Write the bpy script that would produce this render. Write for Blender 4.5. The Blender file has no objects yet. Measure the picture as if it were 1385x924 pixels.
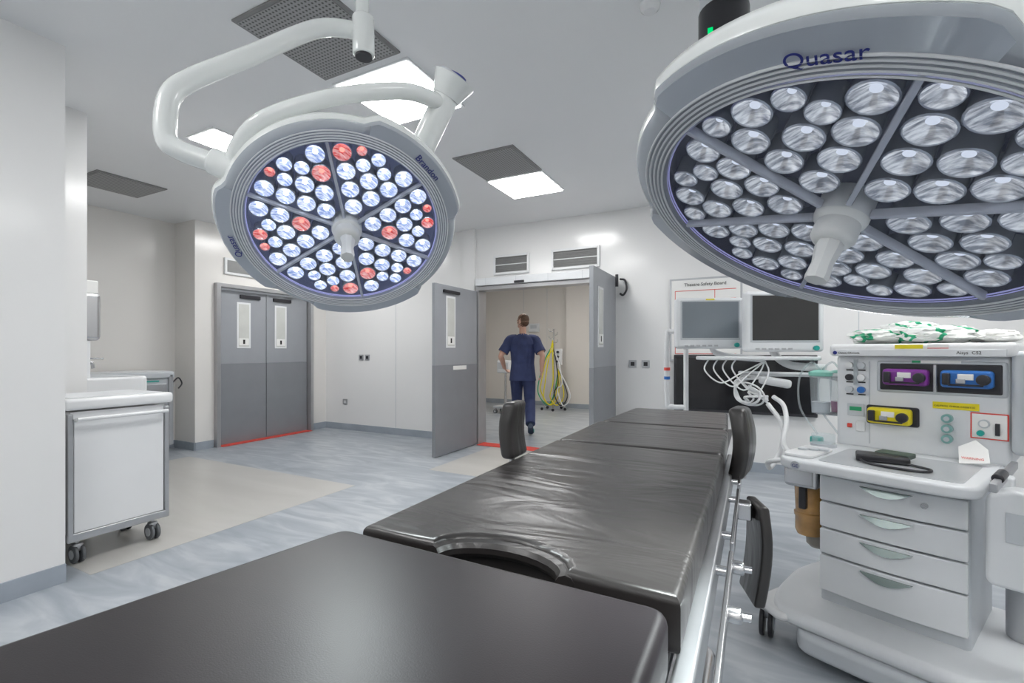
import bpy, bmesh, math, random
from mathutils import Vector, Matrix, Euler, kdtree, noise
random.seed(7)
scene=bpy.context.scene
COL=scene.collection
# ------------------------------------------------------------------ materials
def mat(name,color,rough=0.5,metal=0.0,emit=None,es=0.0,coat=0.0,bump=None,var=0.0,vscale=3.0,spec=0.5):
    m=bpy.data.materials.new(name); m.use_nodes=True
    nt=m.node_tree; p=nt.nodes['Principled BSDF']
    p.inputs['Base Color'].default_value=(*color,1)
    p.inputs['Roughness'].default_value=rough
    p.inputs['Metallic'].default_value=metal
    p.inputs['Coat Weight'].default_value=coat
    p.inputs['Specular IOR Level'].default_value=spec
    if emit:
        p.inputs['Emission Color'].default_value=(*emit,1); p.inputs['Emission Strength'].default_value=es
    tc=nt.nodes.new('ShaderNodeTexCoord')
    if var>0:
        n=nt.nodes.new('ShaderNodeTexNoise'); n.inputs['Scale'].default_value=vscale; n.inputs['Detail'].default_value=4
        r=nt.nodes.new('ShaderNodeValToRGB')
        r.color_ramp.elements[0].position=.3; r.color_ramp.elements[1].position=.7
        r.color_ramp.elements[0].color=(*[c*(1-var) for c in color],1); r.color_ramp.elements[1].color=(*[min(1,c*(1+var)) for c in color],1)
        nt.links.new(tc.outputs['Object'],n.inputs['Vector']); nt.links.new(n.outputs['Fac'],r.inputs['Fac']); nt.links.new(r.outputs['Color'],p.inputs['Base Color'])
    if bump:
        sc,st,di,stretch=bump
        mp=nt.nodes.new('ShaderNodeMapping'); mp.inputs['Scale'].default_value=stretch
        n=nt.nodes.new('ShaderNodeTexNoise'); n.inputs['Scale'].default_value=sc; n.inputs['Detail'].default_value=3
        b=nt.nodes.new('ShaderNodeBump'); b.inputs['Strength'].default_value=st; b.inputs['Distance'].default_value=di
        nt.links.new(tc.outputs['Object'],mp.inputs['Vector']); nt.links.new(mp.outputs['Vector'],n.inputs['Vector'])
        nt.links.new(n.outputs['Fac'],b.inputs['Height']); nt.links.new(b.outputs['Normal'],p.inputs['Normal'])
    return m
def emat(name,c,s):
    m=bpy.data.materials.new(name); m.use_nodes=True; nt=m.node_tree; nt.nodes.clear()
    e=nt.nodes.new('ShaderNodeEmission'); o=nt.nodes.new('ShaderNodeOutputMaterial')
    e.inputs['Color'].default_value=(*c,1); e.inputs['Strength'].default_value=s
    nt.links.new(e.outputs[0],o.inputs[0]); return m
def clearmat(name,c,fac,rough=.05):
    m=bpy.data.materials.new(name); m.use_nodes=True; nt=m.node_tree; nt.nodes.clear()
    t=nt.nodes.new('ShaderNodeBsdfTransparent'); g=nt.nodes.new('ShaderNodeBsdfPrincipled'); x=nt.nodes.new('ShaderNodeMixShader'); o=nt.nodes.new('ShaderNodeOutputMaterial')
    t.inputs['Color'].default_value=(*[.6+.4*k for k in c],1)
    g.inputs['Base Color'].default_value=(*c,1); g.inputs['Roughness'].default_value=rough
    x.inputs[0].default_value=fac
    nt.links.new(t.outputs[0],x.inputs[1]); nt.links.new(g.outputs[0],x.inputs[2]); nt.links.new(x.outputs[0],o.inputs[0]); return m

M_wall=mat('wall_cladding',(.83,.83,.825),.18,var=.012,vscale=.8)
M_wallw=mat('wall_cladding_warm',(.82,.80,.77),.22,var=.02,vscale=.8)
M_corr=mat('corridor_paint',(.80,.765,.72),.4,var=.03,vscale=.8)
M_ceil=mat('ceiling_paint',(.83,.84,.85),.45,var=.02,vscale=.7)
M_base=mat('skirting_vinyl',(.34,.38,.43),.4,var=.08,vscale=6)
M_white=mat('white_enamel',(.80,.81,.82),.25,var=.01,vscale=5)
M_lampw=mat('lamp_white',(.80,.83,.82),.22,coat=.3,var=.01,vscale=5)
M_mach=mat('machine_plastic',(.74,.76,.78),.35,var=.015,vscale=8)
M_mach2=mat('machine_plastic_grey',(.54,.57,.60),.35,var=.02,vscale=8)
M_steel=mat('stainless_steel',(.62,.62,.63),.25,1.0,var=.05,vscale=10)
M_alu=mat('brushed_aluminium',(.50,.51,.53),.35,.8,var=.05,vscale=10)
M_dark=mat('dark_plastic',(.025,.025,.03),.35,var=.1,vscale=10)
M_rubber=mat('grey_rubber',(.13,.14,.15),.6,var=.1,vscale=10)
M_door=mat('door_laminate',(.33,.345,.37),.35,var=.03,vscale=4)
M_doorlow=mat('door_kickplate',(.235,.245,.265),.38,var=.04,vscale=4)
M_frame=mat('door_frame_steel',(.50,.50,.51),.3,.7,var=.04,vscale=6)
M_red=mat('red_strip',(.70,.07,.05),.5,var=.05,vscale=8)
M_glass=mat('door_glass',(.62,.63,.60),.15,var=.05,vscale=6)
M_grille=mat('grille_grey',(.25,.25,.25),.5,var=.05,vscale=10)
M_screen=mat('screen_glass',(.035,.035,.035),.08,var=.05,vscale=3)
M_screen2=mat('screen_glass_grey',(.20,.23,.26),.12,var=.05,vscale=3)
M_teal=mat('teal_plastic',(.02,.38,.33),.3,var=.05,vscale=10)
M_blue=mat('blue_plastic',(.03,.16,.50),.3,var=.05,vscale=10)
M_purple=mat('purple_plastic',(.22,.04,.30),.3,var=.05,vscale=10)
M_yellow=mat('yellow_plastic',(.85,.72,.02),.35,var=.04,vscale=10)
M_amber=mat('amber_canister',(.52,.29,.10),.18,coat=.4,var=.25,vscale=12)
M_clear=clearmat('clear_plastic',(.80,.86,.88),.22,.08)
M_navy=mat('navy_scrubs',(.035,.050,.135),.8,var=.2,vscale=9,bump=(14,.6,.02,(1,1,.4)))
M_skin=mat('skin',(.62,.38,.29),.5,var=.06,vscale=12)
M_hair=mat('brown_hair',(.10,.055,.03),.6,var=.3,vscale=40)
M_shoe=mat('shoe',(.03,.05,.09),.5,var=.2,vscale=20)
M_logo=mat('logo_blue',(.02,.03,.22),.4,var=.02)
M_black=mat('black_print',(.02,.02,.02),.6,var=.02)
M_paper=mat('paper',(.85,.85,.83),.6,var=.01)
M_green=mat('green_print',(.02,.35,.15),.5,var=.05)
M_hose=mat('white_hose',(.82,.83,.84),.35,var=.02,vscale=12)

def leather(name,col,rough,wr,scale,spec):
    m=bpy.data.materials.new(name); m.use_nodes=True; nt=m.node_tree; p=nt.nodes['Principled BSDF']
    p.inputs['Base Color'].default_value=(*col,1)
    p.inputs['Roughness'].default_value=rough; p.inputs['Specular IOR Level'].default_value=spec
    tc=nt.nodes.new('ShaderNodeTexCoord')
    mp=nt.nodes.new('ShaderNodeMapping'); mp.inputs['Scale'].default_value=scale
    n=nt.nodes.new('ShaderNodeTexNoise'); n.inputs['Scale'].default_value=2.4; n.inputs['Detail'].default_value=3; n.inputs['Distortion'].default_value=.9
    n2=nt.nodes.new('ShaderNodeTexNoise'); n2.inputs['Scale'].default_value=500; n2.inputs['Detail'].default_value=2
    b=nt.nodes.new('ShaderNodeBump'); b.inputs['Strength'].default_value=wr; b.inputs['Distance'].default_value=.03
    b2=nt.nodes.new('ShaderNodeBump'); b2.inputs['Strength'].default_value=.15; b2.inputs['Distance'].default_value=.001
    nt.links.new(tc.outputs['Object'],mp.inputs['Vector']); nt.links.new(mp.outputs['Vector'],n.inputs['Vector'])
    nt.links.new(tc.outputs['Object'],n2.inputs['Vector'])
    nt.links.new(n.outputs['Fac'],b.inputs['Height']); nt.links.new(n2.outputs['Fac'],b2.inputs['Height'])
    nt.links.new(b.outputs['Normal'],b2.inputs['Normal']); nt.links.new(b2.outputs['Normal'],p.inputs['Normal'])
    return m
M_leather=leather('black_vinyl_upholstery',(.032,.029,.028),.30,.38,(1.2,3.2,1),.70)
M_leather2=leather('black_vinyl_smooth',(.020,.016,.019),.40,.04,(1,1,1),.36)
def marble(name,c1,c2,c3,sc=1.2,rough=.3):
    m=bpy.data.materials.new(name); m.use_nodes=True; nt=m.node_tree; p=nt.nodes['Principled BSDF']
    p.inputs['Roughness'].default_value=rough
    tc=nt.nodes.new('ShaderNodeTexCoord'); mp=nt.nodes.new('ShaderNodeMapping'); mp.inputs['Scale'].default_value=(.7,3.0,1); mp.inputs['Rotation'].default_value=(0,0,.25)
    n=nt.nodes.new('ShaderNodeTexNoise'); n.inputs['Scale'].default_value=sc; n.inputs['Detail'].default_value=8; n.inputs['Distortion'].default_value=1.4
    r=nt.nodes.new('ShaderNodeValToRGB'); e=r.color_ramp.elements
    e[0].position=.32; e[0].color=(*c1,1); e[1].position=.66; e[1].color=(*c3,1); k=e.new(.5); k.color=(*c2,1)
    nt.links.new(tc.outputs['Object'],mp.inputs['Vector']); nt.links.new(mp.outputs['Vector'],n.inputs['Vector'])
    nt.links.new(n.outputs['Fac'],r.inputs['Fac']); nt.links.new(r.outputs['Color'],p.inputs['Base Color'])
    return m
M_floor=marble('floor_vinyl_blue',(.31,.345,.385),(.385,.42,.46),(.49,.52,.55),2.2)
M_floor2=marble('floor_vinyl_cream',(.50,.49,.465),(.53,.52,.495),(.56,.55,.525),.8)

def vent_mat():
    m=bpy.data.materials.new('perforated_vent'); m.use_nodes=True; nt=m.node_tree; p=nt.nodes['Principled BSDF']
    p.inputs['Roughness'].default_value=.5
    tc=nt.nodes.new('ShaderNodeTexCoord'); v=nt.nodes.new('ShaderNodeTexVoronoi'); v.inputs['Scale'].default_value=45; v.inputs['Randomness'].default_value=0
    r=nt.nodes.new('ShaderNodeValToRGB'); r.color_ramp.elements[0].position=.34; r.color_ramp.elements[1].position=.48
    r.color_ramp.elements[0].color=(.05,.05,.05,1); r.color_ramp.elements[1].color=(.34,.34,.34,1)
    nt.links.new(tc.outputs['Object'],v.inputs['Vector']); nt.links.new(v.outputs['Distance'],r.inputs['Fac']); nt.links.new(r.outputs['Color'],p.inputs['Base Color'])
    return m
M_vent=vent_mat()
def streak(name,dark,light,sc,e=0.0,metal=.55,rot=.6,stretch=5.0):  # reflector glare painted as bright and dark streaks; emission adds a painted glow
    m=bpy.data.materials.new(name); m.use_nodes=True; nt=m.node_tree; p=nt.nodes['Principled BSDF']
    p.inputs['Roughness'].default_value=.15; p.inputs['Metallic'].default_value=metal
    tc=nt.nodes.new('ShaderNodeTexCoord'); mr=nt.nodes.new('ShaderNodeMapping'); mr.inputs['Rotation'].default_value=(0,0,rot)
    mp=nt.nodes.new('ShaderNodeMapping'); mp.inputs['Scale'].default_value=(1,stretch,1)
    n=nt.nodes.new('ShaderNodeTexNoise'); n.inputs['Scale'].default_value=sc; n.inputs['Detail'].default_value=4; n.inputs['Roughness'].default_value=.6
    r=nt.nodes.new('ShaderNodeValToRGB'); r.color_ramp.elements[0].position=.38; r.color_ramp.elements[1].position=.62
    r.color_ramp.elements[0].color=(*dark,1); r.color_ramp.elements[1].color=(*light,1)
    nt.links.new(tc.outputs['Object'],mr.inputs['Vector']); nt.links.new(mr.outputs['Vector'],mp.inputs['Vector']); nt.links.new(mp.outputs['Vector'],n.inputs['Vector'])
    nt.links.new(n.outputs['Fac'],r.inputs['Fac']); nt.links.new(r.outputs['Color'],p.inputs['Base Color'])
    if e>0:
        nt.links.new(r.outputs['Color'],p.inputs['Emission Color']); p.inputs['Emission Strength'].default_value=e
    return m

# ------------------------------------------------------------------ helpers
class Root:
    def __init__(s,name,loc,rz=0,world=False,matrix=None):
        e=bpy.data.objects.new(name,None); COL.objects.link(e); e.empty_display_size=.1
        s.mw=matrix if matrix is not None else Matrix.Translation(Vector(loc))@Matrix.Rotation(rz,4,'Z')
        e.matrix_world=s.mw; s.e=e; s.inv=s.mw.inverted() if world else None
    def add(s,o):
        if s.inv is not None: o.data.transform(s.inv)
        o.parent=s.e
        return o
def finish(R,name,bm,mats,smooth=True,angle=35,wn=False,xf=None):
    me=bpy.data.meshes.new(name); bmesh.ops.recalc_face_normals(bm,faces=bm.faces)
    bm.to_mesh(me); bm.free()
    if not isinstance(mats,(list,tuple)): mats=[mats]
    for m in mats: me.materials.append(m)
    if smooth:
        me.polygons.foreach_set('use_smooth',[True]*len(me.polygons)); me.set_sharp_from_angle(angle=math.radians(angle))
    o=bpy.data.objects.new(name,me); COL.objects.link(o)
    if xf is not None: me.transform(xf)
    if R: R.add(o)
    if wn:
        w=o.modifiers.new('wn','WEIGHTED_NORMAL'); w.keep_sharp=True
    return o
def box(R,name,c,s,m,bev=0.0,rot=(0,0,0),seg=3):
    bm=bmesh.new(); bmesh.ops.create_cube(bm,size=1); bmesh.ops.scale(bm,vec=s,verts=bm.verts)
    if bev>0: bmesh.ops.bevel(bm,geom=bm.edges[:],offset=min(bev,min(s)*.49),segments=seg,profile=.5,affect='EDGES')
    xf=Matrix.Translation(Vector(c))@Euler(rot).to_matrix().to_4x4()
    return finish(R,name,bm,m,smooth=bev>0,wn=bev>0,xf=xf)
def cyl(R,name,p1,p2,r,m,r2=None,seg=28,bev=0.0):
    p1=Vector(p1);p2=Vector(p2); d=p2-p1
    bm=bmesh.new(); bmesh.ops.create_cone(bm,cap_ends=True,segments=seg,radius1=r,radius2=r if r2 is None else r2,depth=d.length)
    if bev>0:
        es=[e for e in bm.edges if abs(e.verts[0].co.z-e.verts[1].co.z)<1e-6]
        bmesh.ops.bevel(bm,geom=es,offset=bev,segments=3,profile=.5,affect='EDGES')
    xf=Matrix.Translation((p1+p2)/2)@d.to_track_quat('Z','Y').to_matrix().to_4x4()
    return finish(R,name,bm,m,xf=xf)
def catmull(P,n=8):
    P=[Vector(p) for p in P]
    if len(P)<3: return P
    Q=[P[0]*2-P[1]]+P+[P[-1]*2-P[-2]]; out=[]
    for i in range(1,len(Q)-2):
        for k in range(n):
            t=k/n; a,b,c,d=Q[i-1],Q[i],Q[i+1],Q[i+2]
            out.append(.5*((2*b)+(c-a)*t+(2*a-5*b+4*c-d)*t*t+(3*b-a-3*c+d)*t**3))
    out.append(P[-1]); return out
def sweep_bm(bm,pts,radii,seg=14,ref=None,caps=True,mi=0):
    n=len(pts); T=[]
    for i in range(n):
        a=pts[max(0,i-1)]; b=pts[min(n-1,i+1)]; T.append((b-a).normalized())
    r0=Vector(ref) if ref is not None else Vector((0,0,1))
    if abs(T[0].dot(r0))>.95: r0=Vector((0,1,0))
    a=(r0-r0.dot(T[0])*T[0]).normalized(); rings=[]
    for i in range(n):
        src=r0 if ref is not None else a
        a=(src-src.dot(T[i])*T[i]).normalized(); b=T[i].cross(a)
        rr=radii[i] if isinstance(radii,(list,tuple)) else radii
        rx,ry=rr if isinstance(rr,(list,tuple)) else (rr,rr)
        rings.append([bm.verts.new(pts[i]+a*rx*math.cos(2*math.pi*k/seg)+b*ry*math.sin(2*math.pi*k/seg)) for k in range(seg)])
    for i in range(n-1):
        for k in range(seg):
            f=bm.faces.new([rings[i][k],rings[i][(k+1)%seg],rings[i+1][(k+1)%seg],rings[i+1][k]]); f.material_index=mi
    if caps:
        bm.faces.new(list(reversed(rings[0]))).material_index=mi; bm.faces.new(rings[-1]).material_index=mi
def tube(R,name,pts,r,m,n=8,seg=14,smoothpath=True):
    P=catmull(pts,n) if smoothpath else [Vector(p) for p in pts]
    bm=bmesh.new(); sweep_bm(bm,P,r,seg); return finish(R,name,bm,m,angle=50)
def prism(R,name,poly,z0,z1,m,bev=0.0,seg=3,xf=None):
    bm=bmesh.new(); vs=[bm.verts.new((x,y,z0)) for x,y in poly]; f=bm.faces.new(vs)
    r=bmesh.ops.extrude_face_region(bm,geom=[f]); 
    for v in r['geom']:
        if isinstance(v,bmesh.types.BMVert): v.co.z=z1
    bmesh.ops.recalc_face_normals(bm,faces=bm.faces)
    if bev>0:
        es=[e for e in bm.edges if abs(e.verts[0].co.z-e.verts[1].co.z)<1e-6]
        bmesh.ops.bevel(bm,geom=es,offset=bev,segments=seg,profile=.5,affect='EDGES')
    return finish(R,name,bm,m,smooth=True,angle=40,wn=bev>0,xf=xf)
def rpoly(pts,r,n=6):
    out=[];N=len(pts)
    for i in range(N):
        p=Vector(pts[i]);a=Vector(pts[i-1]);b=Vector(pts[(i+1)%N])
        rr=r[i] if isinstance(r,(list,tuple)) else r
        rr=min(rr,(a-p).length*.48,(b-p).length*.48)
        s=p+(a-p).normalized()*rr; e=p+(b-p).normalized()*rr
        for k in range(n+1):
            t=k/n; q=s*(1-t)**2+p*2*t*(1-t)+e*t*t; out.append((q.x,q.y))
    return out
def lathe(R,name,prof,m,seg=48,xf=None,mod=None,mifun=None):
    bm=bmesh.new(); rings=[]
    for (r,z) in prof:
        if r<1e-5: rings.append([bm.verts.new((0,0,z))])
        else: rings.append([bm.verts.new(((r+(mod(2*math.pi*k/seg,r) if mod else 0))*math.cos(2*math.pi*k/seg),(r+(mod(2*math.pi*k/seg,r) if mod else 0))*math.sin(2*math.pi*k/seg),z)) for k in range(seg)])
    for i in range(len(rings)-1):
        A,B=rings[i],rings[i+1]
        for k in range(seg):
            k2=(k+1)%seg
            if len(A)==1 and len(B)==1: continue
            if len(A)==1: f=bm.faces.new([A[0],B[k],B[k2]])
            elif len(B)==1: f=bm.faces.new([A[k],A[k2],B[0]])
            else: f=bm.faces.new([A[k],A[k2],B[k2],B[k]])
            if mifun: f.material_index=mifun(2*math.pi*(k+.5)/seg,i)
    return finish(R,name,bm,m,angle=40,xf=xf)
def text(R,name,s,loc,rot,size,m,align='LEFT'):
    cu=bpy.data.curves.new(name,'FONT'); cu.body=s; cu.size=size; cu.align_x=align; cu.extrude=.0004
    cu.materials.append(m); o=bpy.data.objects.new(name,cu); COL.objects.link(o); o.parent=R.e
    o.matrix_local=Matrix.Translation(Vector(loc))@Euler(rot).to_matrix().to_4x4()
    return o
def wall(name,x0,x1,y0,y1,z0,z1,m):
    return box(None,name,((x0+x1)/2,(y0+y1)/2,(z0+z1)/2),(x1-x0,y1-y0,z1-z0),m)

H=2.95; T=.12
# ------------------------------------------------------------------ room shell
wall('floor',-7.1,3.2,-2.7,10.4,-.1,0,M_floor)
wall('floor_inlay_left',-6.05,-3.35,1.3,3.3,0,.002,M_floor2)
wall('floor_inlay_door',-3.1,-1.2,4.1,5.5,0,.002,M_floor2)
wall('ceiling',-7.1,3.2,-2.7,5.72,H,H+.1,M_ceil)
wall('ceiling_corridor',-7.1,3.2,5.72,10.4,H,H+.1,M_ceil)
wall('wall_left_near',-3.38-T,-3.38,-2.5,1.2,0,H,M_wall)
wall('wall_left_return',-4.2,-3.38-T,1.2-T,1.2,0,H,M_wall)
wall('wall_left_step',-4.2-T,-4.2,1.2-T,1.61,0,H,M_wall)
wall('wall_alcove_near',-6.8-T,-4.2-T,1.61-T,1.61,0,H,M_wall)
wall('wall_alcove_back',-6.8-T,-6.8,1.61,3.53,0,H,M_wallw)
wall('wall_alcove_far',-6.8-T,-6.35,3.53,3.53+T,0,H,M_wallw)
wall('wall_left_a',-6.35-T,-6.35,3.53+T,3.78,0,H,M_wallw)
wall('wall_left_b',-6.35-T,-6.35,5.29,5.6+T,0,H,M_wallw)
wall('wall_left_over_door',-6.35-T,-6.35,3.78,5.29,2.16,H,M_wallw)
wall('wall_back_left',-6.35,-3.38,5.6,5.6+T,0,H,M_wall)
wall('wall_back_right',-1.48,3.0,5.6,5.6+T,0,H,M_wall)
wall('wall_back_over_door',-3.38,-1.48,5.6,5.6+T,2.14,H,M_wall)
wall('wall_right',3.0,3.0+T,-2.5,5.6+T,0,H,M_wall)
wall('wall_front',-3.38-T,3.0+T,-2.5-T,-2.5,0,H,M_wall)
wall('wall_pilaster',-3.62,-3.42,5.55,5.6,0,H,M_wall)
wall('wall_corridor_far',-6.2,1.2,10.2,10.2+T,0,H,M_corr)
wall('wall_corridor_left',-6.2-T,-6.2,5.72,10.2+T,0,H,M_corr)
wall('wall_corridor_right',1.2,1.2+T,5.72,10.2+T,0,H,M_corr)
wall('wall_corridor_pier',-3.75,-3.1,10.0,10.2,0,H,M_corr)
# skirting
def sk(n,x0,x1,y0,y1): box(None,'baseboard_'+n,((x0+x1)/2,(y0+y1)/2,.05),(x1-x0,y1-y0,.1),M_base)
sk('left_near',-3.38,-3.368,-2.5,1.2); sk('left_step',-4.2,-4.188,1.2,1.61)
sk('alcove_back',-6.8,-6.788,1.61,3.53); sk('alcove_far',-6.788,-6.35,3.518,3.53)
sk('left_a',-6.35,-6.338,3.53,3.76); sk('left_b',-6.35,-6.338,5.31,5.6)
sk('back_left',-6.338,-3.62,5.588,5.6); sk('back_right',-1.42,3.0,5.588,5.6); sk('right',2.988,3.0,-2.5,5.588)
sk('corridor_far',-6.2,-3.75,10.188,10.2)
sk('corridor_pier',-3.75,-3.1,9.988,10.0)
for i,(x,y) in enumerate([(-4.85,5.599),(.9,5.599),(-4.9,10.199),(-4.3,10.199)]):
    box(None,'trim_%d'%i,(x,y,1.5),(.006,.004,2.9),M_mach2)

# ------------------------------------------------------------------ ceiling fittings
M_panel=emat('led_panel_glow',(1,.995,.985),25.0)
def panel(x,y,sx=.57,sy=.57,m=None):
    R=Root('ceiling_light_panel',(x,y,H))
    box(R,'frame',(0,0,-.006),(sx+.03,sy+.03,.012),M_white)
    box(R,'diffuser',(0,0,-.014),(sx-.01,sy-.01,.006),m or M_panel)
panel(-2.06,2.43); panel(-3.78,2.43,.33,.57); panel(-2.05,4.33); 
for p in [(-2.06,-.6),(1.2,-.6),(1.2,2.43),(1.2,4.33),(-5.2,4.33),(.0,-1.8)]: panel(*p)  # extra panels out of view, added to the grid to light the room
M_panel2=emat('led_panel_corridor',(1,.96,.91),15.0)
panel(-3.5,7.6,.6,1.2,M_panel2); panel(-1.5,7.6,.6,1.2,M_panel2)
def vent(x,y,sx=.57,sy=.57):
    R=Root('ceiling_vent',(x,y,H))
    box(R,'frame',(0,0,-.005),(sx+.02,sy+.02,.01),M_grille)
    box(R,'perforated_plate',(0,0,-.012),(sx-.02,sy-.02,.006),M_vent)
vent(-2.06,1.78); vent(-2.04,3.72); vent(-5.70,2.44); 
for x,y in [(-2.52,3.2),(-.45,2.35)]:
    R=Root('smoke_detector',(x,y,H)); lathe(R,'body',[(0,-.035),(.03,-.034),(.045,-.02),(.05,0)],M_white,24)

# ------------------------------------------------------------------ doors
def door_leaf(root,w,h,win_x):
    R=root
    box(R,'leaf_upper',(w/2,0,1.1+(h-1.1)/2),(w,.045,h-1.1),M_door,.002)
    box(R,'leaf_lower',(w/2,0,.555),(w,.048,1.09),M_doorlow,.002)
    for sgn in (-1,1):
        y=sgn*.025
        box(R,'window_frame',(win_x,y,1.63),(.20,.008,.64),M_white,.003)
        box(R,'window_glass',(win_x,y+sgn*.004,1.63),(.15,.004,.59),M_glass)
        box(R,'window_sign',(win_x,y+sgn*.007,1.40),(.14,.002,.10),M_paper)
        box(R,'window_arrow',(win_x,y+sgn*.0085,1.40),(.03,.001,.06),M_black)
    for zz in (.25,h-.3): cyl(R,'hinge',(0.0,-.03,zz-.05),(0,-.03,zz+.05),.012,M_steel,seg=12)
Rm=lambda x,y,a: Matrix.Translation((x,y,0))@Matrix.Rotation(a,4,'Z')
D1=Root('door_1',None,matrix=Rm(-6.39,3.83,math.pi/2)); door_leaf(D1,.70,2.1,.36)
box(D1,'door_closer',(.45,-.035,2.03),(.30,.03,.05),M_dark,.005)
D2=Root('door_2',None,matrix=Rm(-6.39,5.24,math.pi/2)@Matrix.Rotation(math.pi,4,'Z')); door_leaf(D2,.70,2.1,.47)
box(D2,'door_closer',(.45,.035,2.03),(.30,.03,.05),M_dark,.005)
def frame(name,parts):
    R=Root(name,(0,0,0))
    for i,(c,s,m) in enumerate(parts): box(R,'part_%d'%i,c,s,m,.003)
frame('trim_door_frame_left',[((-6.35,3.795,1.065),(.14,.05,2.13),M_frame),((-6.35,5.275,1.065),(.14,.05,2.13),M_frame),((-6.35,4.535,2.15),(.14,1.53,.05),M_frame),((-6.31,4.535,.006),(.13,1.42,.008),M_red)])
frame('trim_door_frame_back',[((-3.36,5.62,1.05),(.05,.2,2.10),M_frame),((-1.50,5.62,1.05),(.05,.2,2.10),M_frame),((-2.43,5.62,2.12),(1.9,.2,.05),M_frame),((-2.43,5.56,.006),(1.8,.20,.008),M_red)])
D3=Root('door_3',None,matrix=Rm(-3.375,5.5,-math.pi/2)); door_leaf(D3,.94,2.08,.62)
box(D3,'closer_track',(.62,.04,2.0),(.34,.03,.035),M_dark,.004)
box(D3,'sign_plate',(.42,.028,1.06),(.30,.004,.05),M_paper)
D4=Root('door_4',None,matrix=Rm(-1.47,5.5,-math.pi/2)); door_leaf(D4,.86,2.14,.62)
box(D4,'sign_plate',(.30,-.028,1.06),(.20,.004,.05),M_paper)
tube(D4,'pull_handle',[(.16,-.03,1.1),(.16,-.07,1.12),(.16,-.07,1.38),(.16,-.03,1.4)],.009,M_steel)
cyl(D4,'sensor_cover',(.05,.05,2.16),(.05,.05,2.02),.018,M_dark)
tube(D4,'swing_arm_cable',[(-.05,.06,2.12),(-.05,.12,2.1),(-.05,.14,2.0),(-.05,.1,1.93),(-.05,.06,1.95)],.012,M_dark)
OP=Root('door_operator',(-2.5,5.54,2.2))
box(OP,'housing',(0,0,0),(1.74,.12,.10),M_mach,.01); box(OP,'sensor',(-.2,-.065,-.03),(.14,.02,.03),M_dark,.004)
for i in range(4): box(OP,'seam_%d'%i,(-.7+i*.45,-.0605,0),(.004,.002,.1),M_mach2)
for x0,x1,z0,z1 in [(-3.12,-2.62,2.31,2.54),(-2.28,-1.68,2.31,2.54),]:
    R=Root('transfer_grille',((x0+x1)/2,5.585,(z0+z1)/2)); w=x1-x0;h=z1-z0
    for c,s in [((0,0,h/2),(w,.03,.03)),((0,0,-h/2),(w,.03,.03)),((w/2,0,0),(.03,.03,h+.03)),((-w/2,0,0),(.03,.03,h+.03)),((0,-.002,0),(w,.02,.012))]: box(R,'frame',c,s,M_white,.003)
    box(R,'backing',(0,.008,0),(w,.01,h),M_grille)
    for k in range(9): box(R,'slat_%d'%k,(0,0,-h/2+.02+k*(h-.04)/8),(w-.03,.018,.004),M_grille,rot=(.5,0,0))
R=Root('transfer_grille',(-6.335,4.2,2.42))
box(R,'frame',(0,0,0),(.03,.6,.22),M_white,.003); box(R,'louvre',(.016,0,0),(.004,.54,.16),M_grille)

# ------------------------------------------------------------------ wall items
def socket(x,y,z,dark=True):
    R=Root('wall_socket',(x,y,z))
    box(R,'plate',(0,0,0),(.09,.012,.09),M_alu,.002)
    box(R,'insert',(0,-.007,0),(.045,.004,.045),M_dark if dark else M_white,.001)
socket(-5.55,5.594,1.17); socket(-5.42,5.594,1.17); socket(-5.9,5.594,.45,dark=False); socket(-1.27,5.594,1.12); socket(-1.12,5.594,1.12)
R=Root('wall_control_box',(-4.62,10.17,1.82)); box(R,'housing',(0,0,0),(.26,.06,.2),M_mach,.01); box(R,'display',(0,-.032,.02),(.16,.004,.08),M_mach2)
WB=Root('safety_whiteboard',(-.48,5.585,1.62))
box(WB,'board',(0,0,0),(.72,.02,.90),M_paper,.003)
for c,s in [((0,0,.45),(.74,.026,.02)),((0,0,-.45),(.74,.026,.02)),((.36,0,0),(.02,.026,.9)),((-.36,0,0),(.02,.026,.9))]: box(WB,'edge',c,s,M_alu,.002)
text(WB,'heading','Theatre Safety Board',(0,-.013,.37),(math.pi/2,0,0),.05,M_black,'CENTER')
for k in range(8): box(WB,'rule_%d'%k,(0,-.012,.32-k*.1),(.62,.002,.006),M_red)
box(WB,'margin',(-.31,-.012,-.03),(.006,.002,.7),M_red); box(WB,'column',(.1,-.012,-.03),(.006,.002,.7),M_red)
TV=Root('wall_screen',(-.12,5.56,.92))
box(TV,'housing',(0,0,0),(1.36,.06,.62),M_dark,.01); box(TV,'screen',(0,-.032,0),(1.30,.004,.56),mat('wall_screen_glass',(.01,.01,.012),.1,var=.05))

# scrub area, left
SD=Root('soap_dispenser',(-4.56,1.61,1.55))
box(SD,'cover',(0,.085,-.02),(.30,.17,.36),M_steel,.03); box(SD,'top_label',(0,.075,.20),(.30,.15,.10),M_paper,.01)
box(SD,'label_strip',(0,.152,.22),(.26,.003,.03),M_red)
SK=Root('scrub_sink',(-5.2,1.62,.85))
prism(SK,'trough',rpoly([(-.7,0),(.85,0),(.85,.45),(-.7,.45)],.06),0,.22,M_white,.02)
prism(SK,'basin_inner',rpoly([(-.62,.07),(.77,.07),(.77,.40),(-.62,.40)],.05),.215,.222,M_mach2)
tube(SK,'tap',[(.4,.02,.3),(.4,.12,.33),(.4,.24,.33),(.4,.26,.28)],.012,M_steel)
tube(SK,'tap_lever',[(.4,.08,.34),(.48,.2,.36),(.52,.28,.36)],.007,M_steel)
box(SK,'splashback_unit',(.62,.05,.349),(.30,.10,.301),M_white,.006)
box(SK,'pedestal',(0.0,.15,-.42),(1.2,.3,.85),M_white,.01)

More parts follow.
